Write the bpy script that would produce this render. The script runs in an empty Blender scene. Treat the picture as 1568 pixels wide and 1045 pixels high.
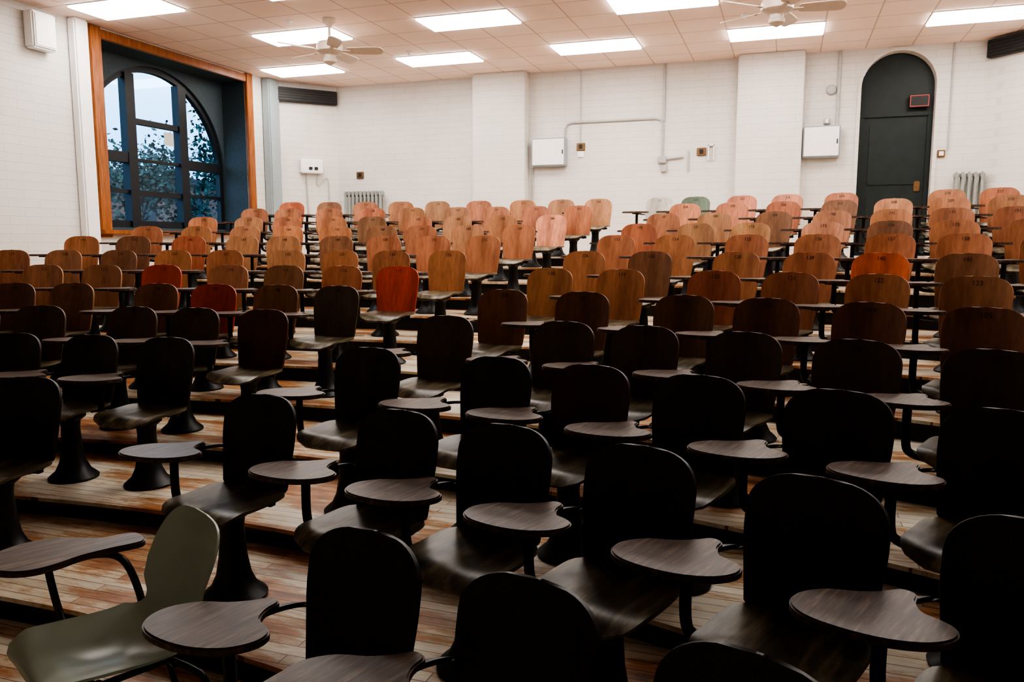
import bpy, bmesh, math, random
from mathutils import Vector, Matrix
random.seed(7)
S=bpy.context.scene
EYE=1.58
CX,CY=-2.9,-5.43
G=0.84
ZF=[-.02,.095,.20,.30,.42,.55,.68,.83,.96,1.10,1.25,1.38]
R=[8.3+G*(k-1) for k in range(12)]
XL,XR,YB,YF,ZC=-8.65,3.35,13.0,-3.0,4.39
Z0=-.1

# ---------------------------------------------------------------- materials
def new_mat(name):
    m=bpy.data.materials.new(name); m.use_nodes=True
    nt=m.node_tree; b=nt.nodes['Principled BSDF']
    return m,nt,b
def N(nt,t,**kw):
    n=nt.nodes.new(t)
    for k,v in kw.items(): setattr(n,k,v)
    return n
def L(nt,a,b): nt.links.new(a,b)
def ramp(nt,fac,stops):
    r=N(nt,'ShaderNodeValToRGB'); e=r.color_ramp.elements
    e[0].position,e[0].color=stops[0][0],(*stops[0][1],1)
    e[1].position,e[1].color=stops[-1][0],(*stops[-1][1],1)
    for p,c in stops[1:-1]:
        x=e.new(p); x.color=(*c,1)
    L(nt,fac,r.inputs[0]); return r
def noise(nt,vec,scale,detail=4,rough=.55):
    n=N(nt,'ShaderNodeTexNoise'); n.inputs['Scale'].default_value=scale
    n.inputs['Detail'].default_value=detail; n.inputs['Roughness'].default_value=rough
    if vec is not None: L(nt,vec,n.inputs['Vector'])
    return n
def bump(nt,b,h,strength,dist=.01):
    bp=N(nt,'ShaderNodeBump'); bp.inputs['Strength'].default_value=strength
    bp.inputs['Distance'].default_value=dist
    L(nt,h,bp.inputs['Height']); L(nt,bp.outputs[0],b.inputs['Normal'])
def mapping(nt,scale=(1,1,1),src='Object'):
    tc=N(nt,'ShaderNodeTexCoord'); mp=N(nt,'ShaderNodeMapping')
    mp.inputs['Scale'].default_value=scale
    L(nt,tc.outputs[src],mp.inputs['Vector']); return mp.outputs[0]
def mix(nt,f,a,b,mode='MIX'):
    m=N(nt,'ShaderNodeMix',data_type='RGBA',blend_type=mode)
    for sock,val in ((m.inputs[0],f),(m.inputs[6],a),(m.inputs[7],b)):
        if hasattr(val,'is_output'): L(nt,val,sock)
        elif isinstance(val,(int,float)): sock.default_value=val
        else: sock.default_value=(*val,1)
    return m.outputs[2]
def simple(name,col,rough=.5,metal=0,var=.15,scale=20,bmp=0):
    m,nt,b=new_mat(name)
    v=mapping(nt); n=noise(nt,v,scale)
    c=ramp(nt,n.outputs[0],[(.3,tuple(x*(1-var) for x in col)),(.7,tuple(min(1,x*(1+var)) for x in col))])
    L(nt,c.outputs[0],b.inputs['Base Color']); b.inputs['Roughness'].default_value=rough
    b.inputs['Metallic'].default_value=metal
    if bmp: bump(nt,b,n.outputs[0],bmp)
    return m

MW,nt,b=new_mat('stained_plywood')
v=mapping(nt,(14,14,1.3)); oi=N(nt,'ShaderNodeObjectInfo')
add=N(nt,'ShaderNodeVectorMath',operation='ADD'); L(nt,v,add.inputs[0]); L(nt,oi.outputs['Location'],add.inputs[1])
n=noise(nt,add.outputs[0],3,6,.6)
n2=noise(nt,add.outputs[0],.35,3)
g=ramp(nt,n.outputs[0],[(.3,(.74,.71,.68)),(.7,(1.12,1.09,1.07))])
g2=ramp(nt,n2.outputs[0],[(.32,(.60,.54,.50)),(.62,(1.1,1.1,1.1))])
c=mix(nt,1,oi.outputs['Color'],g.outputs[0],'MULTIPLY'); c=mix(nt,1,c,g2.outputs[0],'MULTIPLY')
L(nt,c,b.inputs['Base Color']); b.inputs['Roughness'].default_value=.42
b.inputs['Specular IOR Level'].default_value=.4
bump(nt,b,n.outputs[0],.06,.003)
MS,nt,b=new_mat('worn_seat_wood')
v=mapping(nt,(10,1.4,10)); oi=N(nt,'ShaderNodeObjectInfo')
add=N(nt,'ShaderNodeVectorMath',operation='ADD'); L(nt,v,add.inputs[0]); L(nt,oi.outputs['Location'],add.inputs[1])
n=noise(nt,add.outputs[0],2.2,6,.6)
c=ramp(nt,n.outputs[0],[(.3,(.032,.025,.015)),(.5,(.10,.08,.048)),(.72,(.28,.235,.15))]); L(nt,c.outputs[0],b.inputs['Base Color'])
b.inputs['Roughness'].default_value=.36; b.inputs['Specular IOR Level'].default_value=.45
MI=simple('cast_iron_paint',(.012,.012,.013),.42,.1,.3,15)
MT,nt,b=new_mat('tablet_walnut'); v=mapping(nt,(30,3,30)); n=noise(nt,v,2.2,5,.6)
c=ramp(nt,n.outputs[0],[(.3,(.04,.026,.019)),(.52,(.10,.066,.05)),(.72,(.24,.17,.13))])
L(nt,c.outputs[0],b.inputs['Base Color']); b.inputs['Roughness'].default_value=.38; b.inputs['Specular IOR Level'].default_value=.28
MNUM=simple('number_ink',(.015,.01,.008),.5)
def masonry(name,col,col2):
    m,nt,b=new_mat(name)
    tc=N(nt,'ShaderNodeTexCoord'); sp=N(nt,'ShaderNodeSeparateXYZ'); L(nt,tc.outputs['Object'],sp.inputs[0])
    ad=N(nt,'ShaderNodeMath',operation='ADD'); L(nt,sp.outputs[0],ad.inputs[0]); L(nt,sp.outputs[1],ad.inputs[1])
    cb=N(nt,'ShaderNodeCombineXYZ'); L(nt,ad.outputs[0],cb.inputs[0]); L(nt,sp.outputs[2],cb.inputs[1])
    br=N(nt,'ShaderNodeTexBrick'); L(nt,cb.outputs[0],br.inputs['Vector'])
    br.inputs['Scale'].default_value=1; br.inputs['Brick Width'].default_value=.42; br.inputs['Row Height'].default_value=.105
    br.inputs['Mortar Size'].default_value=.006; br.inputs['Mortar Smooth'].default_value=.6
    br.inputs['Color1'].default_value=(*col,1); br.inputs['Color2'].default_value=(*[x*.975 for x in col],1)
    br.inputs['Mortar'].default_value=(*[x*.88 for x in col],1)
    n=noise(nt,tc.outputs['Object'],.9,5); r=ramp(nt,n.outputs[0],[(.3,col2),(.6,(1,1,1))])
    c=mix(nt,1,br.outputs[0],r.outputs[0],'MULTIPLY'); L(nt,c,b.inputs['Base Color'])
    b.inputs['Roughness'].default_value=.6
    iv=N(nt,'ShaderNodeMath',operation='SUBTRACT'); iv.inputs[0].default_value=1; L(nt,br.outputs['Fac'],iv.inputs[1])
    bump(nt,b,iv.outputs[0],.35,.004)
    return m
MWALL=masonry('painted_masonry',(.74,.715,.68),(.91,.90,.89))
MREV=simple('recess_shaded_slate',(.05,.075,.09),.6)  # shadow inside the window recess put into a dark slate colour
MPOST=simple('post_paint',(.34,.40,.42),.5,0,.06)
MWHITE=simple('white_enamel',(.90,.89,.88),.4,0,.03)
MFAN=simple('cream_fan_enamel',(.72,.60,.50),.4,0,.03)
MGREY=simple('conduit_grey',(.46,.46,.45),.45,0,.08)
MRAD=simple('radiator_grey',(.34,.36,.34),.45,0,.08)
MDARK=simple('dark_fitting',(.02,.02,.02),.5)
MBRASS=simple('brass_plate',(.22,.13,.06),.4,.5)
MDOOR=simple('dark_green_door',(.011,.021,.021),.5,0,.2,6)
MORG,nt,b=new_mat('orange_varnished_oak'); v=mapping(nt,(12,12,1)); n=noise(nt,v,4,5,.6)
c=ramp(nt,n.outputs[0],[(.3,(.20,.06,.016)),(.7,(.42,.15,.045))]); L(nt,c.outputs[0],b.inputs['Base Color']); b.inputs['Roughness'].default_value=.35
MFRAME=simple('dark_window_frame',(.010,.013,.018),.45)
TL=.6125
MC,nt,b=new_mat('acoustic_ceiling_tile')
tc=N(nt,'ShaderNodeTexCoord'); mp=N(nt,'ShaderNodeMapping'); L(nt,tc.outputs['Object'],mp.inputs[0])
mp.inputs['Location'].default_value=(-(-7.6-TL),-(11.55-TL/2),0)
br=N(nt,'ShaderNodeTexBrick'); L(nt,mp.outputs[0],br.inputs[0]); br.offset=0
br.inputs['Scale'].default_value=1; br.inputs['Brick Width'].default_value=TL; br.inputs['Row Height'].default_value=TL
br.inputs['Mortar Size'].default_value=.010; br.inputs['Mortar Smooth'].default_value=.2
br.inputs['Color1'].default_value=(.98,.81,.73,1); br.inputs['Color2'].default_value=(.95,.76,.67,1); br.inputs['Mortar'].default_value=(.66,.50,.42,1)
n=noise(nt,tc.outputs['Object'],90,3); n2=noise(nt,tc.outputs['Object'],.8,3)
r=ramp(nt,n2.outputs[0],[(.35,(.94,.90,.87)),(.6,(1,1,1))])
L(nt,mix(nt,1,br.outputs[0],r.outputs[0],'MULTIPLY'),b.inputs['Base Color']); b.inputs['Roughness'].default_value=.85
bump(nt,b,n.outputs[0],.12,.003)
# worn floor boards: orange-brown varnish left in patches over pale bare wood
MF,nt,b=new_mat('worn_floorboards')
tc=N(nt,'ShaderNodeTexCoord')
br=N(nt,'ShaderNodeTexBrick'); L(nt,tc.outputs['Object'],br.inputs[0])
br.inputs['Scale'].default_value=1; br.inputs['Brick Width'].default_value=1.1; br.inputs['Row Height'].default_value=.062
br.inputs['Mortar Size'].default_value=.0025; br.inputs['Color1'].default_value=(1,1,1,1); br.inputs['Color2'].default_value=(.66,.66,.66,1); br.inputs['Mortar'].default_value=(.13,.13,.13,1)
n=noise(nt,mapping(nt,(.8,2.6,1)),1.3,9,.70)
hv=N(nt,'ShaderNodeMath',operation='MULTIPLY_ADD'); L(nt,br.outputs[0],hv.inputs[0]); hv.inputs[1].default_value=.12; 
L(nt,n.outputs[0],hv.inputs[2])
r=ramp(nt,hv.outputs[0],[(.44,(.16,.07,.03)),(.53,(.58,.24,.085)),(.58,(.62,.40,.22)),(.62,(.82,.72,.55)),(.78,(.95,.90,.78))])
n3=noise(nt,mapping(nt,(4,70,1)),2,4); r3=ramp(nt,n3.outputs[0],[(.3,(.80,.78,.76)),(.7,(1.05,1.05,1.05))])
c=mix(nt,.6,r.outputs[0],br.outputs[0],'MULTIPLY'); c=mix(nt,1,c,r3.outputs[0],'MULTIPLY')
L(nt,c,b.inputs['Base Color']); b.inputs['Roughness'].default_value=.38
bump(nt,b,br.outputs[0],.2,.003)
MRIS=simple('riser_black_paint',(.012,.011,.010),.55,0,.4,8)
def emis(name,col,s):
    m,nt,b=new_mat(name); b.inputs['Base Color'].default_value=(*col,1)
    b.inputs['Emission Color'].default_value=(*col,1); b.inputs['Emission Strength'].default_value=s; return m
MPAN=emis('lit_diffuser',(1.0,.955,.91),17.0)
MOFF=simple('unlit_diffuser',(.6,.6,.58),.4,0,.03)
MRED=emis('exit_red',(1,.05,.04),.5)
MGR=simple('sage_fibreglass',(.42,.51,.43),.24,0,.03,3)
MCH=simple('painted_steel_tube',(.05,.06,.055),.3,.8)
MLEAF=simple('foliage',(.02,.06,.05),.7,0,.5,3)
MBARK=simple('bark',(.03,.022,.018),.9)
MBR=masonry('red_brick_outside',(.16,.07,.05),(.7,.7,.7))
MGRASS=simple('lawn',(.04,.07,.03),.9)
MG=bpy.data.materials.new('window_glass'); MG.use_nodes=True; nt=MG.node_tree
nt.nodes.remove(nt.nodes['Principled BSDF']); o=nt.nodes['Material Output']
tr=N(nt,'ShaderNodeBsdfTransparent'); tr.inputs[0].default_value=(.76,.90,1,1); gl=N(nt,'ShaderNodeBsdfGlossy'); gl.inputs['Roughness'].default_value=.02
ms=N(nt,'ShaderNodeMixShader'); ms.inputs[0].default_value=.035; L(nt,tr.outputs[0],ms.inputs[1]); L(nt,gl.outputs[0],ms.inputs[2]); L(nt,ms.outputs[0],o.inputs[0])

# ---------------------------------------------------------------- mesh helpers
def finish(bm,name,mats,smooth=None,parent=None,loc=None,rz=0):
    bmesh.ops.recalc_face_normals(bm,faces=bm.faces)
    me=bpy.data.meshes.new(name); bm.to_mesh(me); bm.free()
    for m in mats: me.materials.append(m)
    ob=bpy.data.objects.new(name,me); S.collection.objects.link(ob)
    if smooth is not None:
        me.shade_smooth()
        me.set_sharp_from_angle(angle=math.radians(smooth))
    if loc: ob.location=loc
    ob.rotation_euler[2]=rz
    if parent: ob.parent=parent
    return ob
def box(bm,x0,x1,y0,y1,z0,z1,mi=0,bev=0):
    vs=[bm.verts.new((x,y,z)) for x in (x0,x1) for y in (y0,y1) for z in (z0,z1)]
    fs=[bm.faces.new([vs[i] for i in q]) for q in ((0,1,3,2),(4,6,7,5),(0,4,5,1),(2,3,7,6),(0,2,6,4),(1,5,7,3))]
    for f in fs: f.material_index=mi
    if bev:
        es=list({e for f in fs for e in f.edges})
        rr=bmesh.ops.bevel(bm,geom=es,offset=bev,segments=2,affect='EDGES',clamp_overlap=True)
        for f in rr['faces']: f.material_index=mi
def lathe(bm,prof,cx=0,cy=0,seg=20,mi=0):
    rings=[]
    for r,z in prof:
        rings.append([bm.verts.new((cx+r*math.cos(2*math.pi*i/seg),cy+r*math.sin(2*math.pi*i/seg),z)) for i in range(seg)])
    for a,c in zip(rings,rings[1:]):
        for i in range(seg):
            f=bm.faces.new((a[i],a[(i+1)%seg],c[(i+1)%seg],c[i])); f.material_index=mi
    for rg in (rings[0],rings[-1]):
        f=bm.faces.new(rg); f.material_index=mi
def smoothpath(pts,n=5):
    P=[Vector(p) for p in pts]; out=[]
    for i in range(len(P)-1):
        p0=P[max(i-1,0)];p1=P[i];p2=P[i+1];p3=P[min(i+2,len(P)-1)]
        for j in range(n):
            t=j/n
            out.append(.5*((2*p1)+(p2-p0)*t+(2*p0-5*p1+4*p2-p3)*t*t+(3*p1-p0-3*p2+p3)*t**3))
    out.append(P[-1]); return out
def tube(bm,pts,r,seg=8,mi=0,sm=True):
    P=smoothpath(pts) if sm and len(pts)>2 else [Vector(p) for p in pts]
    rings=[]; up=None
    for i,p in enumerate(P):
        d=(P[min(i+1,len(P)-1)]-P[max(i-1,0)]).normalized()
        if up is None: up=d.orthogonal().normalized()
        else: up=(up-d*up.dot(d)).normalized()
        w=d.cross(up)
        rings.append([bm.verts.new(p+r*(math.cos(2*math.pi*j/seg)*up+math.sin(2*math.pi*j/seg)*w)) for j in range(seg)])
    for a,c in zip(rings,rings[1:]):
        for j in range(seg):
            f=bm.faces.new((a[j],a[(j+1)%seg],c[(j+1)%seg],c[j])); f.material_index=mi
    for rg in (rings[0],rings[-1]):
        f=bm.faces.new(rg); f.material_index=mi
def merge(bm,tmp):
    me=bpy.data.meshes.new('tmp'); tmp.to_mesh(me); tmp.free(); bm.from_mesh(me); bpy.data.meshes.remove(me)
def sheet(bm,rows,th,mi=0):
    tmp=bmesh.new()
    V=[[tmp.verts.new(p) for p in r] for r in rows]
    for a,c in zip(V,V[1:]):
        for i in range(len(a)-1):
            tmp.faces.new((a[i],a[i+1],c[i+1],c[i]))
    bmesh.ops.remove_doubles(tmp,verts=tmp.verts,dist=1e-5)
    bmesh.ops.recalc_face_normals(tmp,faces=tmp.faces)
    bmesh.ops.solidify(tmp,geom=list(tmp.faces),thickness=th)
    for f in tmp.faces: f.material_index=mi
    merge(bm,tmp)
def slab(bm,outline,z0,z1,mi=0,bev=.004):
    n=len(outline)
    tmp=bmesh.new()
    a=[tmp.verts.new((x,y,z0)) for x,y in outline]; c=[tmp.verts.new((x,y,z1)) for x,y in outline]
    tmp.faces.new(a); top=tmp.faces.new(c)
    for i in range(n): tmp.faces.new((a[i],a[(i+1)%n],c[(i+1)%n],c[i]))
    bmesh.ops.recalc_face_normals(tmp,faces=tmp.faces)
    if bev: bmesh.ops.bevel(tmp,geom=list(top.edges),offset=bev,segments=2,affect='EDGES')
    for f in tmp.faces: f.material_index=mi
    merge(bm,tmp)
def closed_smooth(pts,n=4):
    P=[Vector((*p,0)) for p in pts]; m=len(P); out=[]
    for i in range(m):
        p0,p1,p2,p3=P[i-1],P[i],P[(i+1)%m],P[(i+2)%m]
        for j in range(n):
            t=j/n
            q=.5*((2*p1)+(p2-p0)*t+(2*p0-5*p1+4*p2-p3)*t*t+(3*p1-p0-3*p2+p3)*t**3); out.append((q.x,q.y))
    return out

# ---------------------------------------------------------------- lecture chair
HB=.40
def back_rows():
    rows=[]
    ts=[0,.02,.05,.1,.2,.3,.4,.5,.6,.68,.74,.79,.83,.87,.905,.935,.96,.978,.99,.997,1.0]
    for t in ts:
        base=.200*(.88+.12*min(1,t/.55))
        if t>.72:
            q=min(1,(t-.72)/.28); hw=base*(max(0,1-q**2.3))**(1/3.0)
        else: hw=base
        if t<.05: hw-=.02*(1-t/.05)**2
        hw=max(hw,.012)
        row=[]
        for i in range(17):
            s=-1+2*i/16; x=hw*s
            y=.135+.075*t+.034*(1-(x/.2)**2)
            row.append((x,y,.425+HB*t))
        rows.append(row)
    return rows
def seat_rows():
    rows=[]
    for j in range(17):
        u=-1+2*j/16
        y=-.035-u*-.195
        hw=.203*(max(0,1-abs(u*.975)**5))**(1/3.2)
        row=[]
        for i in range(13):
            x=hw*(-1+2*i/12)
            z=.432+.012*(x/.2)**2-.010*math.cos(u*1.5)
            if u<-.45: z-=.045*((-u-.45)/.55)**2
            row.append((x,y,z))
        rows.append(row)
    return rows
def build_chair_mesh():
    bm=bmesh.new()
    sheet(bm,back_rows(),.012,0)
    sheet(bm,seat_rows(),.013,3)
    lathe(bm,[(.135,0),(.137,.012),(.125,.024),(.095,.05),(.072,.10),(.058,.18),(.050,.30),(.055,.345),(.085,.37),(.085,.388)],0,.0,22,1)
    box(bm,-.15,.15,-.13,-.095,.385,.408,1,.004); box(bm,-.15,.15,.07,.105,.385,.412,1,.004)
    box(bm,-.03,.03,-.13,.15,.375,.395,1,.004)
    for sx in(-.1,.1):
        tube(bm,[(sx,.06,.395),(sx,.13,.392),(sx,.178,.42),(sx,.192,.5),(sx,.215,.66)],.012,8,1)
    tube(bm,[(-.02,-.03,.38),(-.15,-.03,.368),(-.245,-.035,.38),(-.27,-.04,.43),(-.27,-.04,.596)],.018,8,1)
    box(bm,-.32,-.22,-.13,.03,.590,.602,1,.003)
    o=[(.228,.105),(.268,.098),(.300,.140),(.345,.182),(.412,.222),(.455,.290),(.448,.358),(.395,.402),(.305,.412),(.210,.395),(.135,.350),(.100,.290),(.108,.240),(.145,.216),(.190,.200),(.218,.155)]
    slab(bm,closed_smooth([(-r,.20-f) for r,f in o]),.602,.622,2,.005)
    # iron arm running back from the tablet to the back irons
    rows=[]
    P=smoothpath([(-.258,-.02,.596),(-.258,.06,.598),(-.242,.12,.598),(-.215,.165,.595),(-.17,.195,.585),(-.10,.212,.57)],5)
    for p in P: rows.append([(p.x-.013,p.y-.009,p.z),(p.x+.013,p.y+.009,p.z)])
    sheet(bm,rows,.014,1)
    bmesh.ops.recalc_face_normals(bm,faces=bm.faces)
    me=bpy.data.meshes.new('lecture_chair'); bm.to_mesh(me); bm.free()
    for m in (MW,MI,MT,MS): me.materials.append(m)
    me.shade_smooth(); me.set_sharp_from_angle(angle=math.radians(40))
    return me
CH=build_chair_mesh()
# surveyed chair positions, metres across the room, per tier
chX={0:[-1.03,-.52,-.03,.48],
1:[-4.65,-4.07,-3.49,-2.13,-1.42,-.93,-.42,.11,.60,1.1],
2:[-5.0,-4.48,-3.95,-3.42,-2.06,-1.31,-.82,-.31,.22,.71,1.25],
3:[-5.6,-5.1,-4.39,-3.9,-3.36,-1.99,-1.2,-.71,-.19,.34,.86,1.4],
4:[-6.7,-6.11,-5.62,-4.89,-4.37,-3.83,-3.3,-1.91,-1.3,-.6,-.09,.45,.99,1.53],
5:[-7.2,-6.61,-6.07,-5.5,-4.85,-4.31,-3.74,-3.19,-1.8,-1.21,-.49,.03,.57,1.11,1.65],
6:[-7.64,-7.14,-6.59,-6.02,-5.47,-4.8,-4.24,-3.68,-3.09,-1.72,-1.12,-.39,.18,.68,1.22,1.76],
7:[-7.64,-7.08,-6.46,-5.86,-5.37,-4.75,-4.18,-3.61,-3.05,-1.61,-1.01,-.35,.25,.82,1.34,1.9],
8:[-7.57,-6.98,-6.38,-5.84,-5.22,-4.64,-4.14,-3.55,-2.93,-1.52,-.92,-.35,.33,.91,1.43,1.98,2.5],
9:[-7.48,-6.88,-6.35,-5.75,-5.20,-4.57,-4.04,-3.42,-2.78,-1.39,-.8,-.15,.45,1.01,1.55,2.07,2.6],
10:[-7.33,-6.86,-6.25,-5.62,-5.05,-4.38,-3.81,-3.25,-2.66,-1.23,-.66,-.05,.56,1.13,1.66,2.18,2.7],
11:[-7.3,-6.73,-6.15,-5.59,-5.03,-4.37,-3.71,-3.12,-2.56,-1.68,-1.2,-.59,-.02,.64,1.76,2.27]}
chX[0]=[-5.2,-4.62,-4.05,-3.48]+chX[0]
for k in range(9):
    while k<6 and chX[k][0]-.56>-7.9: chX[k].insert(0,round(chX[k][0]-.56,2))
    while chX[k][-1]+.55<2.8: chX[k].append(round(chX[k][-1]+.55,2))
def stain_and_shade(k):
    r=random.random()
    c={0:(.026,.021,.017),1:(.026,.021,.017),2:(.044,.032,.024),3:(.11,.066,.040),4:(.25,.125,.065)}.get(k,(.42,.185,.09))  # tier base colours carry the shade of unlit front rows; random variation is stain
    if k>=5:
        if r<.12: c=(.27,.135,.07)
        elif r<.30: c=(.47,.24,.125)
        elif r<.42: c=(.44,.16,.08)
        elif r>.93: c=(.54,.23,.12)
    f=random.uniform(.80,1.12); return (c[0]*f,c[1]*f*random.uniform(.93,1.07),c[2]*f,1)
special={(5,-3.19):(.62,.10,.042),(9,-2.78):(.85,.38,.24),(6,.68):(.58,.15,.065),(5,-5.5):(.48,.09,.045),(4,-4.37):(.54,.095,.05),
 (8,.33):(.60,.29,.18),(11,-.59):(.6,.24,.15),(11,-.02):(.62,.27,.17),(11,-1.2):(.15,.21,.15),(11,-1.68):(.60,.60,.54),(3,-3.36):(.14,.05,.03),(11,-7.3):(.5,.15,.07),(4,-3.3):(.12,.09,.055),(2,-.82):(.085,.03,.028)}
num=20
for k in range(12):
    for i,X in enumerate(chX[k]):
        yy=math.sqrt(R[k]**2-(X-CX)**2); u=Vector((X-CX,yy))/R[k]
        p=Vector((CX,CY))+u*(R[k]-.20)
        ob=bpy.data.objects.new('lecture_chair',CH); S.collection.objects.link(ob)
        ob.location=(p.x,p.y,ZF[k]); ob.rotation_euler[2]=math.atan2(-u.x,u.y)+math.radians(random.uniform(-3,3))
        sp=special.get((k,X)); sc=stain_and_shade(k)
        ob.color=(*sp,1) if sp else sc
        num+=1
        cu=bpy.data.curves.new('seat_number','FONT'); cu.body=str(num); cu.size=.042; cu.align_x='CENTER'; cu.materials.append(MNUM)
        t=bpy.data.objects.new('seat_number',cu); S.collection.objects.link(t); t.parent=ob
        t.location=(0,.135+.075*.86+.034-.016,.425+HB*.86); t.rotation_euler=(math.radians(80),0,0)

# ---------------------------------------------------------------- room shell
bm=bmesh.new()
nx=60; xs=[XL+(XR-XL)*i/nx for i in range(nx+1)]
FR=[None]+[R[k]-.56 for k in range(1,12)]
def ye(k,x): return CY+math.sqrt(FR[k]**2-(x-CX)**2)
def strip(fa,fb,mi):
    A=[bm.verts.new(fa(x)) for x in xs]; B=[bm.verts.new(fb(x)) for x in xs]
    for i in range(nx):
        f=bm.faces.new((A[i],A[i+1],B[i+1],B[i])); f.material_index=mi
strip(lambda x:(x,YF,ZF[0]),lambda x:(x,ye(1,x)+.02,ZF[0]),0)
for k in range(1,12):
    z=ZF[k]; zp=ZF[k-1]
    strip(lambda x:(x,ye(k,x)+.02,zp),lambda x:(x,ye(k,x)+.02,z-.02),1)
    strip(lambda x:(x,ye(k,x)+.02,z-.02),lambda x:(x,ye(k,x),z-.02),0)
    strip(lambda x:(x,ye(k,x),z-.02),lambda x:(x,ye(k,x),z),0)
    if k<11: strip(lambda x:(x,ye(k,x),z),lambda x:(x,ye(k+1,x)+.02,z),0)
    else: strip(lambda x:(x,ye(k,x),z),lambda x:(x,YB+.1,z),0)
me=bpy.data.meshes.new('floor'); bm.to_mesh(me); bm.free(); me.materials.append(MF); me.materials.append(MRIS)
ob=bpy.data.objects.new('floor',me); S.collection.objects.link(ob)

def quad(bm,p,mi=0):
    f=bm.faces.new([bm.verts.new(q) for q in p]); f.material_index=mi
def arch_wall(bm,mp,u0,u1,z0,z1,a0,a1,oz0,spring,depth,mi=0,mr=0,n=28):
    rad=(a1-a0)/2; uc=(a0+a1)/2
    def rect(ua,ub,za,zb): 
        if ub-ua>1e-4 and zb-za>1e-4: quad(bm,[mp(ua,za,0),mp(ub,za,0),mp(ub,zb,0),mp(ua,zb,0)],mi)
    rect(u0,a0,z0,z1); rect(a1,u1,z0,z1); rect(a0,a1,z0,oz0)
    pts=[(uc-rad*math.cos(math.pi*i/n),spring+rad*math.sin(math.pi*i/n)) for i in range(n+1)]
    for p,q in zip(pts,pts[1:]):
        quad(bm,[mp(p[0],p[1],0),mp(q[0],q[1],0),mp(q[0],z1,0),mp(p[0],z1,0)],mi)
    loop=[(a0,oz0)]+pts+[(a1,oz0)]
    for p,q in zip(loop,loop[1:]+loop[:1]):
        quad(bm,[mp(p[0],p[1],0),mp(q[0],q[1],0),mp(q[0],q[1],depth),mp(p[0],p[1],depth)],mr)
ZB=ZF[11]
DX0,DX1=.95,1.94; DR=(DX1-DX0)/2; DS=4.33-DR
bm=bmesh.new()
arch_wall(bm,lambda u,z,d:(u,YB+d,z),-7.86,2.56,Z0,ZC,DX0,DX1,ZB,DS,.22)
finish(bm,'wall_back',[MWALL])
def archpoly(u0,u1,z0,spring,n=24):
    uc=(u0+u1)/2; r=(u1-u0)/2
    return [(u0,z0)]+[(uc-r*math.cos(math.pi*i/n),spring+r*math.sin(math.pi*i/n)) for i in range(n+1)]+[(u1,z0)]
def prism(bm,poly,mp,d0,d1,mi=0):
    a=[bm.verts.new(mp(u,z,d0)) for u,z in poly]; c=[bm.verts.new(mp(u,z,d1)) for u,z in poly]; n=len(poly)
    for f in (bm.faces.new(a),bm.faces.new(c)): f.material_index=mi
    for i in range(n):
        f=bm.faces.new((a[i],a[(i+1)%n],c[(i+1)%n],c[i])); f.material_index=mi
bm=bmesh.new(); mpb=lambda u,z,d:(u,YB+d,z)
prism(bm,archpoly(DX0+.002,DX1-.002,ZB+.002,DS),mpb,.17,.21)
box(bm,DX0+.01,DX1-.01,YB+.14,YB+.17,3.42,3.48,0,.006)
box(bm,DX0+.01,DX0+.07,YB+.14,YB+.17,ZB+.01,3.42,0,.006); box(bm,DX1-.07,DX1-.01,YB+.14,YB+.17,ZB+.01,3.42,0,.006)
box(bm,DX0+.15,DX1-.15,YB+.155,YB+.172,ZB+.2,ZB+.9,0,.008); box(bm,DX0+.15,DX1-.15,YB+.155,YB+.172,ZB+1.05,3.3,0,.008)
box(bm,DX1-.2,DX1-.12,YB+.14,YB+.17,ZB+.95,ZB+1.1,1,.01)
finish(bm,'door_1',[MDOOR,MBRASS])
bm=bmesh.new()
o1=archpoly(DX0-.05,DX1+.05,ZB,DS); o2=archpoly(DX0,DX1,ZB,DS)
for i in range(len(o1)-1):
    a,b_,c_,d_=o1[i],o1[i+1],o2[i+1],o2[i]
    quad(bm,[(q[0],YB-.02,q[1]) for q in(a,b_,c_,d_)])
    quad(bm,[(a[0],YB-.02,a[1]),(b_[0],YB-.02,b_[1]),(b_[0],YB,b_[1]),(a[0],YB,a[1])])
    quad(bm,[(d_[0],YB-.02,d_[1]),(c_[0],YB-.02,c_[1]),(c_[0],YB,c_[1]),(d_[0],YB,d_[1])])
finish(bm,'trim_1',[MWALL])
bm=bmesh.new(); quad(bm,[(XL,12.1,Z0),(-7.86,YB,Z0),(-7.86,YB,ZC),(XL,12.1,ZC)]); finish(bm,'wall_back_left_corner',[MWALL])
bm=bmesh.new(); quad(bm,[(2.56,YB,Z0),(XR,12.1,Z0),(XR,12.1,ZC),(2.56,YB,ZC)]); finish(bm,'wall_back_right_corner',[MWALL])
WY0,WY1,WZ0,WZ1=8.43,11.40,1.75,4.24
bm=bmesh.new()
for y0,y1,z0,z1 in((YF,WY0,Z0,ZC),(WY1,12.1,Z0,ZC),(WY0,WY1,Z0,WZ0),(WY0,WY1,WZ1,ZC)):
    quad(bm,[(XL,y0,z0),(XL,y1,z0),(XL,y1,z1),(XL,y0,z1)])
XW=-9.1
for p in ([(XL,WY0,WZ0),(XW,WY0,WZ0),(XW,WY0,WZ1),(XL,WY0,WZ1)],[(XL,WY1,WZ0),(XW,WY1,WZ0),(XW,WY1,WZ1),(XL,WY1,WZ1)],
          [(XL,WY0,WZ0),(XL,WY1,WZ0),(XW,WY1,WZ0),(XW,WY0,WZ0)],[(XL,WY0,WZ1),(XL,WY1,WZ1),(XW,WY1,WZ1),(XW,WY0,WZ1)]): quad(bm,p,1)
arch_wall(bm,lambda u,z,d:(XW-d,u,z),WY0,WY1,WZ0,WZ1,WY0+.01,WY1-.01,WZ0+.05,2.72,.15,1,1)
finish(bm,'wall_left',[MWALL,MREV])
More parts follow.
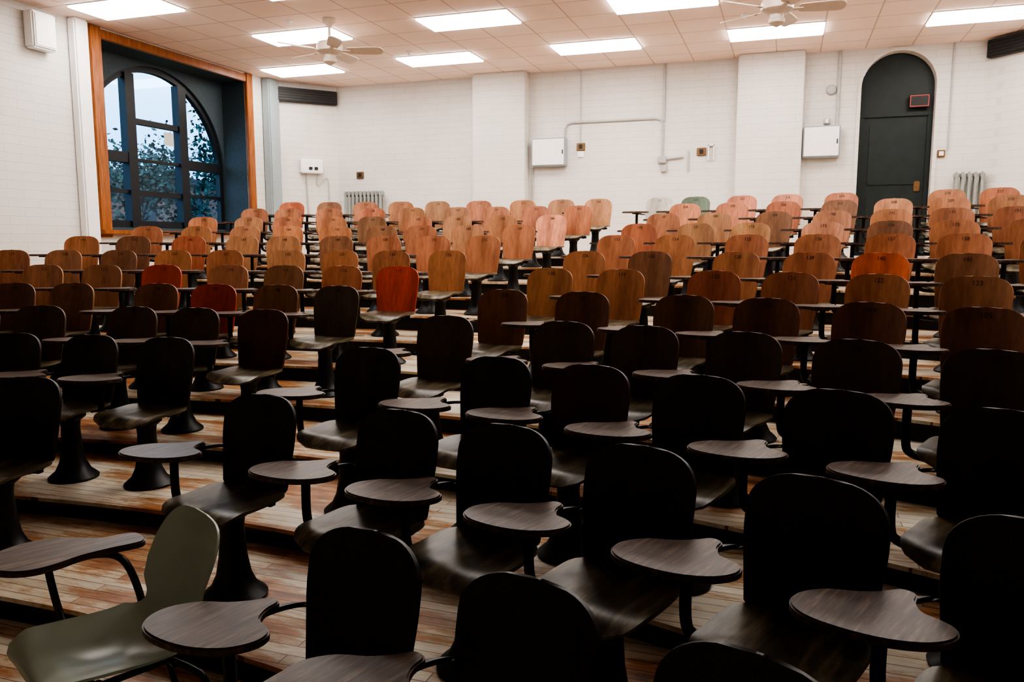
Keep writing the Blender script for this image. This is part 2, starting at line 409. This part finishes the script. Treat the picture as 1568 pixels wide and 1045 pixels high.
bm=bmesh.new(); quad(bm,[(XR,YF,Z0),(XR,12.1,Z0),(XR,12.1,ZC),(XR,YF,ZC)]); finish(bm,'wall_right',[MWALL])
bm=bmesh.new(); quad(bm,[(XL,YF,Z0),(XR,YF,Z0),(XR,YF,ZC),(XL,YF,ZC)]); finish(bm,'wall_front',[MWALL])
bm=bmesh.new(); quad(bm,[(XL,YF,ZC),(XR,YF,ZC),(XR,12.1,ZC),(2.56,YB,ZC),(-7.86,YB,ZC),(XL,12.1,ZC)]); finish(bm,'ceiling',[MC])
for i,(a,c_) in enumerate(((-5.1,-4.17),(-.79,.155))):
    bm=bmesh.new(); box(bm,a,c_,YB-.24,YB-.001,ZB,ZC-.002,0,.01); finish(bm,'wall_pilaster',[MWALL])
bm=bmesh.new()
box(bm,XL+.001,XL+.06,WY0-.18,WY0,WZ0-.1,ZC-.01,0,.008); box(bm,XL+.001,XL+.06,WY1,WY1+.16,WZ0-.1,ZC-.01,0,.008)
box(bm,XL+.001,XL+.05,WY0,WY1,WZ1,WZ1+.12,0,.008); box(bm,XL+.001,XL+.12,WY0-.2,WY1+.2,WZ0-.06,WZ0,0,.008)
finish(bm,'trim_2',[MORG])
bm=bmesh.new(); box(bm,XL+.001,XL+.13,7.95,8.17,ZF[6],ZC-.003,0,.02); finish(bm,'trim_3',[MWHITE])
bm=bmesh.new(); box(bm,XL+.001,XL+.16,11.86,12.16,ZF[9],ZC-.003,0,.02); finish(bm,'trim_4',[MPOST])
bm=bmesh.new(); yc=(WY0+WY1)/2; r=(WY1-WY0)/2-.012; sp=2.72; x0,x1=XW-.12,XW-.04
zb=WZ0+.052
def arcz(y,rr=r): return sp+math.sqrt(max(0,rr*rr-(y-yc)**2))
n=36; rin=r-.085
for i in range(n):
    a0=math.pi*i/n;a1=math.pi*(i+1)/n
    P=[(yc-rr*math.cos(a),sp+rr*math.sin(a)) for a,rr in((a0,r),(a1,r),(a1,rin),(a0,rin))]
    prism(bm,P,lambda u,z,d:(d,u,z),x0,x1)
box(bm,x0,x1,yc-r,yc-rin,zb,sp); box(bm,x0,x1,yc+rin,yc+r,zb,sp); box(bm,x0,x1,yc-rin,yc+rin,zb,zb+.1)
for y in(9.40,10.46):
    box(bm,x0-.02,x1+.03,y-.085,y+.085,zb,arcz(y,rin)+.02)
for y0,y1 in((yc-rin,9.32),(10.54,yc+rin)):
    box(bm,x0-.01,x1+.02,y0,y1,2.74,2.89); box(bm,x0,x1,y0,y1,2.30,2.35)
box(bm,x0,x1+.01,9.48,10.38,3.32,3.40); box(bm,x0,x1+.01,9.48,10.38,2.27,2.35); box(bm,x0,x1,9.48,10.38,2.78,2.82)
prism(bm,archpoly(yc-r+.02,yc+r-.02,zb+.02,sp),lambda u,z,d:(d,u,z),XW-.078,XW-.082,1)
box(bm,x1+.012,x1+.016,10.05,10.25,3.07,3.27,2)
finish(bm,'window_1',[MFRAME,MG,MOFF])

# ---------------------------------------------------------------- ceiling lights
for j,y in enumerate((11.55,9.71,7.87,6.03,4.19,2.35,.51)):
    st=-7.6 if j%2==0 else -6.375
    x=st
    while x<3.0:
        bm=bmesh.new()
        w,h=TL-.012,TL/2-.012
        box(bm,x-w,x+w,y-h,y+h,ZC-.03,ZC-.003,0)  # hung below the tiles so the added glowing sides brighten the ceiling
        for q in((x-w-.012,x+w+.012,y-h-.012,y-h),(x-w-.012,x+w+.012,y+h,y+h+.012),(x-w-.012,x-w,y-h,y+h),(x+w,x+w+.012,y-h,y+h)):
            box(bm,*q,ZC-.012,ZC-.001,1)
        finish(bm,'ceiling_light_panel',[MPAN if j<4 else MOFF,MWHITE])
        x+=TL*4
# ---------------------------------------------------------------- ceiling fans
def fan(x,y,rot):
    bm=bmesh.new()
    lathe(bm,[(.02,0),(.085,-.002),(.08,-.05),(.03,-.09),(.016,-.10),(.016,-.24),(.03,-.25),(.06,-.27),(.14,-.29),(.165,-.33),(.165,-.40),(.12,-.43),(.07,-.44),(.07,-.48),(.085,-.49),(.08,-.53),(.03,-.56),(.008,-.57)],0,0,24,0)
    for i in range(5):
        a=rot+i*2*math.pi/5
        M=Matrix.Rotation(a,4,'Z')
        t=bmesh.new(); box(t,.13,.26,-.02,.02,-.402,-.392,0,.002)
        o=closed_smooth([(.22,-.05),(.3,-.068),(.5,-.08),(.62,-.078),(.67,-.04),(.67,.04),(.62,.078),(.5,.08),(.3,.068),(.22,.05)],3)
        slab(t,o,-.392,-.382,0,0)
        for v_ in t.verts: v_.co.z+= -v_.co.y*.32
        bmesh.ops.transform(t,matrix=M,verts=t.verts)
        merge(bm,t)
    tube(bm,[(.05,0,-.5),(.05,0,-.72)],.002,5,0)
    finish(bm,'ceiling_fan',[MFAN],35,loc=(x,y,ZC))
fan(-5.58,9.1,.35); fan(-.19,9.05,.1)

# ---------------------------------------------------------------- wall fittings
def fitting(name,parts,mats,smooth=None,loc=None,rz=0):
    bm=bmesh.new()
    for p in parts:
        if p[0]=='b': box(bm,*p[1:])
        elif p[0]=='t': tube(bm,*p[1:])
    return finish(bm,name,mats,smooth,loc=loc,rz=rz)
y=YB
for a,c_ in((-4.08,-3.5),(.17,.69)):
    fitting('wall_cabinet',[('b',a,c_,y-.16,y-.001,2.84,3.30,2,.012),('b',a+.02,c_-.02,y-.168,y-.158,2.86,3.28,0,.004),('b',c_-.05,c_-.035,y-.178,y-.165,3.03,3.1,1,.002)],[MWHITE,MDARK,MPOST])
bm=bmesh.new()
tube(bm,[(-3.54,y-.02,3.30),(-3.54,y-.02,3.44),(-3.50,y-.02,3.52),(-3.42,y-.02,3.545),(-2.05,y-.02,3.545),(-1.97,y-.02,3.52),(-1.93,y-.02,3.44),(-1.93,y-.02,2.9)],.018,8,0,False)
tube(bm,[(-3.28,y-.015,ZC-.01),(-3.28,y-.015,3.2)],.009,6); tube(bm,[(-1.92,y-.02,ZC-.01),(-1.92,y-.02,3.5)],.018,8)
tube(bm,[(-1.93,y-.02,2.9),(-1.6,y-.02,2.93)],.02,8); box(bm,-2.0,-1.86,y-.06,y-.001,2.84,2.95,0,.01); box(bm,-1.95,-1.85,y-.05,y-.001,2.7,2.8,0,.01)
tube(bm,[(-1.52,y-.015,3.02),(-1.52,y-.015,2.7)],.014,6)
finish(bm,'conduit_run',[MGREY],40)
bm=bmesh.new(); tube(bm,[(.64,y-.02,ZC-.01),(.64,y-.02,3.31)],.022,8); tube(bm,[(-4.1,y-.02,2.83),(-4.1,y-.02,ZF[11])],.02,8); tube(bm,[(2.13,y-.02,ZC-.01),(2.13,y-.02,2.9)],.012,8); finish(bm,'conduit_riser',[MGREY],40)
bm=bmesh.new(); lathe(bm,[(.075,0),(.075,.02),(.06,.045),(.02,.055)],0,0,20); o=finish(bm,'fire_alarm_bell',[MGREY],40,loc=(.54,y-.001,3.83)); o.rotation_euler=(math.pi/2,0,0)
fitting('alarm_strobe',[('b',.45,.55,y-.06,y-.001,3.33,3.42,0,.01),('b',.47,.53,y-.075,y-.058,3.34,3.41,1,.01)],[MGREY,MWHITE])
for X,Z in((-7.4,2.80),(-3.27,3.15),(-1.32,3.00)):
    fitting('wall_outlet',[('b',X-.07,X+.07,y-.03,y-.001,Z-.06,Z+.06,0,.006),('b',X-.03,X+.03,y-.037,y-.029,Z-.035,Z+.035,1,.003)],[MBRASS,MDARK])
fitting('light_switch',[('b',-3.32,-3.22,y-.02,y-.001,2.98,3.08,0,.004),('b',-3.28,-3.26,y-.03,y-.019,3.01,3.05,0,.002)],[MWHITE])
fitting('wall_bracket',[('b',-1.22,-1.2,y-.05,y-.001,2.86,3.1,0,.004),('b',-1.22,-1.12,y-.05,y-.001,3.08,3.1,0,.004),('b',-1.14,-1.12,y-.05,y-.001,2.86,3.1,0,.004)],[MWHITE])
fitting('thermostat',[('b',2.0,2.1,y-.035,y-.001,2.80,2.90,0,.006),('b',2.02,2.08,y-.04,y-.034,2.82,2.88,1,.002)],[MBRASS,MWHITE])
e=bpy.data.objects.new('exit_sign',None); S.collection.objects.link(e); e.location=(1.74,YB+.09,3.62)
bm=bmesh.new(); box(bm,-.13,.13,-.03,.03,-.09,.09,0,.006); box(bm,-.12,.12,-.034,-.029,.072,.077,1); box(bm,-.12,.12,-.034,-.029,-.077,-.072,1)
for sx in(-.122,.117): box(bm,sx,sx+.005,-.034,-.029,-.077,.077,1)
box(bm,-.02,.02,.03,.078,-.03,.03,0)
finish(bm,'sign_body',[MDARK,MRED],parent=e)
cu=bpy.data.curves.new('sign_letters','FONT'); cu.body='EXIT'; cu.size=.09; cu.align_x='CENTER'; cu.align_y='CENTER'; cu.materials.append(MDARK)
t=bpy.data.objects.new('sign_letters',cu); S.collection.objects.link(t); t.parent=e; t.location=(0,-.033,0); t.rotation_euler=(math.pi/2,0,0)
def radiator(x0,x1,zt):
    bm=bmesh.new(); n=max(3,int((x1-x0)/.075))
    for i in range(n):
        x=x0+(i+.5)*(x1-x0)/n
        for yy in(y-.20,y-.09):
            tube(bm,[(x,yy,ZB+.12),(x,yy,zt-.04)],.022,8)
        box(bm,x-.03,x+.03,y-.225,y-.065,zt-.09,zt,0,.02); box(bm,x-.03,x+.03,y-.225,y-.065,ZB+.08,ZB+.17,0,.02)
    for x in(x0+.03,x1-.03): box(bm,x-.02,x+.02,y-.2,y-.09,ZB,ZB+.1)
    finish(bm,'radiator',[MRAD],40)
radiator(-7.65,-6.86,2.50); radiator(2.2,2.7-.1,2.57)
bm=bmesh.new(); box(bm,XL+.001,XL+.16,7.33,7.66,3.88,4.31,0,.02); box(bm,XL+.155,XL+.168,7.36,7.63,3.91,4.28,0,.01); finish(bm,'wall_speaker',[MWHITE])
ca=math.atan2(.9,.79)
bm=bmesh.new(); box(bm,-.2,.2,-.12,-.002,-.13,.12,0,.015); box(bm,-.06,.0,-.14,-.115,-.07,-.02,1,.004); box(bm,.04,.1,-.14,-.115,-.07,-.02,1,.004)
tube(bm,[(-.08,-.03,-.13),(-.08,-.03,-.5),(-.06,-.03,-.9)],.01,6,2); tube(bm,[(.12,-.03,-.13),(.12,-.03,-.35),(.3,-.03,-.2),(.32,-.03,-.6)],.008,6,2)
finish(bm,'telephone_box',[MWHITE,MDARK,MGREY],loc=(-8.2,12.61,2.95),rz=ca)
for (x,yv,rz,zz) in((-8.235,12.573,ca,4.17),(2.955,12.55,-ca,4.24)):
    bm=bmesh.new(); box(bm,-.55,.55,-.10,-.001,-.12,.12,0,.01)
    for i in range(5): box(bm,-.52,.52,-.11,-.095,-.1+i*.043,-.085+i*.043,0)
    finish(bm,'air_vent',[MDARK],loc=(x,yv,zz),rz=rz)
for X,Y in((-6.1,9.0),(-3.3,8.3),(-.6,10.6),(-5.4,11.0)):
    bm=bmesh.new(); lathe(bm,[(.05,0),(.05,-.012),(.02,-.02),(.015,-.045),(.03,-.05)],0,0,14); finish(bm,'ceiling_sprinkler',[MWHITE],40,loc=(X,Y,ZC-.001))

# ---------------------------------------------------------------- green shell chair with tablet arm
bm=bmesh.new()
prof=smoothpath([(0,-.235,.405),(0,-.215,.435),(0,-.12,.428),(0,.02,.418),(0,.11,.432),(0,.165,.48),(0,.19,.56),(0,.215,.67),(0,.245,.785)],8)
rows=[]; m=len(prof)
def shellrow(u):
    f=u*(m-1); i0=min(int(f),m-2); p=prof[i0].lerp(prof[i0+1],f-i0)
    d=(prof[min(i0+2,m-1)]-prof[max(i0-1,0)]).normalized(); nn=Vector((0,-d.z,d.y))
    hw=.200+.012*math.sin(u*math.pi*.9)
    if u<.12: hw*=(.72+.28*math.sqrt(max(0,1-(1-u/.12)**2)))
    if .45<u<.72: hw-=.030*math.sin((u-.45)/.27*math.pi)
    if u>.84: hw*=max(.02,1-((u-.84)/.16)**2.6)**.40
    fade=min(1,u/.15)*(1 if u<.8 else max(.2,1-(u-.8)/.25))
    return [Vector((hw*s,p.y,p.z))+nn*(.05*abs(s*hw/.21)**2.4*fade) for s in [-1+2*j/20 for j in range(21)]]
us=[i/40 for i in range(34)]+[.84,.86,.88,.90,.92,.94,.955,.97,.98,.988,.994,.998,1.0]
sheet(bm,[shellrow(u) for u in us],.007,0)
for sx in(-1,1):
    tube(bm,[(sx*.10,-.10,.41),(sx*.17,-.15,.385),(sx*.20,-.19,.33),(sx*.235,-.26,.01)],.011,8,1)
    tube(bm,[(sx*.10,.08,.41),(sx*.17,.13,.385),(sx*.20,.16,.33),(sx*.235,.25,.01)],.011,8,1)
    tube(bm,[(sx*.10,-.12,.400),(sx*.10,.1,.405)],.010,8,1)
tube(bm,[(-.14,-.11,.400),(.14,-.11,.400)],.009,8,1); tube(bm,[(-.14,.09,.403),(.14,.09,.403)],.009,8,1)
tube(bm,[(-.10,.06,.400),(-.22,.12,.395),(-.29,.14,.46),(-.32,.10,.58),(-.34,.0,.612),(-.35,-.16,.614)],.012,8,1)
tube(bm,[(-.10,-.06,.400),(-.24,-.08,.39),(-.32,-.09,.47),(-.36,-.10,.58),(-.36,-.10,.614)],.012,8,1)
o=[(.26,-.05),(.32,-.07),(.37,-.05),(.39,.04),(.44,.09),(.50,.17),(.50,.27),(.45,.34),(.37,.36),(.29,.33),(.245,.27),(.245,.20),(.265,.13),(.265,.04)]
slab(bm,closed_smooth([(-r_,.10-f) for r_,f in o]),.624,.643,2,.005)
for sx,sy in((-.235,-.26),(.235,-.26),(-.235,.25),(.235,.25)): lathe(bm,[(.014,0),(.016,.02),(.012,.03)],sx,sy,10,1)
fx,fy=-.46,-.888
finish(bm,'shell_tablet_chair',[MGR,MCH,MT],50,loc=(-1.765,1.68,ZF[0]),rz=math.atan2(fx,-fy))

# ---------------------------------------------------------------- outside
bm=bmesh.new(); quad(bm,[(-80,-30,-1.5),(-9.6,-30,-1.5),(-9.6,90,-1.5),(-80,90,-1.5)]); finish(bm,'ground_outside',[MGRASS])
def tree(x,y,h,rad,nleaf):
    bm=bmesh.new(); tube(bm,[(0,0,0),(.1,.05,h*.4),(0,0,h*.9)],.14,8,1)
    cl=[]
    for i in range(18):
        a=random.uniform(0,6.28); zz=random.uniform(.35,1.0); rr=rad*random.uniform(.3,1)*(1.15-zz*.6)
        c_=Vector((rr*math.cos(a),rr*math.sin(a),h*zz)); cl.append(c_)
        tube(bm,[(0,0,h*zz*.7),tuple(c_*.5+Vector((0,0,h*zz*.4))),tuple(c_)],.03,5,1)
    for i in range(nleaf):
        c_=random.choice(cl)+Vector([random.gauss(0,rad*.2) for _ in range(3)])
        s=random.uniform(.04,.09); a=Vector([random.gauss(0,1) for _ in range(3)]).normalized(); b_=a.orthogonal().normalized()
        vs=[bm.verts.new(c_+q) for q in(a*s,b_*s*.6,-a*s,-b_*s*.6)]; bm.faces.new(vs)
    finish(bm,'tree',[MLEAF,MBARK],loc=(x,y,-1.5))
tree(-14.6,12.4,6.5,1.2,5000); tree(-17,17.5,5.4,1.8,5000); tree(-15,19.0,7.3,1.5,5500); tree(-19,16,5.2,2,4500)
bm=bmesh.new(); box(bm,-42,-30,22,46,-1.5,4.6)
for i in range(6):
    for j in range(2): box(bm,-30.05,-29.95,24+i*3.4,25.4+i*3.4,.2+j*2.3,1.7+j*2.3,1)
box(bm,-42.4,-29.6,21.6,46.4,4.6,4.9,1)
finish(bm,'neighbouring_building',[MBR,MFRAME])

W=bpy.data.worlds.new('World'); S.world=W; W.use_nodes=True; nt=W.node_tree; bg=nt.nodes['Background']
tc=N(nt,'ShaderNodeTexCoord'); sp_=N(nt,'ShaderNodeSeparateXYZ'); L(nt,tc.outputs['Generated'],sp_.inputs[0])
r_=ramp(nt,sp_.outputs[2],[(.0,(.12,.32,.62)),(.10,(.34,.60,.88)),(.24,(.75,.88,1.0))]); 
L(nt,r_.outputs[0],bg.inputs[0]); bg.inputs[1].default_value=3.4

cd=bpy.data.cameras.new('camera'); cam=bpy.data.objects.new('camera',cd); S.collection.objects.link(cam)
cd.sensor_width=36; cd.lens=36*1211/1568; cam.location=(0,0,EYE)
cam.rotation_euler=(math.radians(90-7.1),0,math.radians(19)); cd.clip_start=.05; cd.clip_end=300
S.camera=cam
S.view_settings.view_transform='AgX'
try: S.view_settings.look='AgX - High Contrast'
except Exception as ex: print(ex)
S.view_settings.exposure=.0
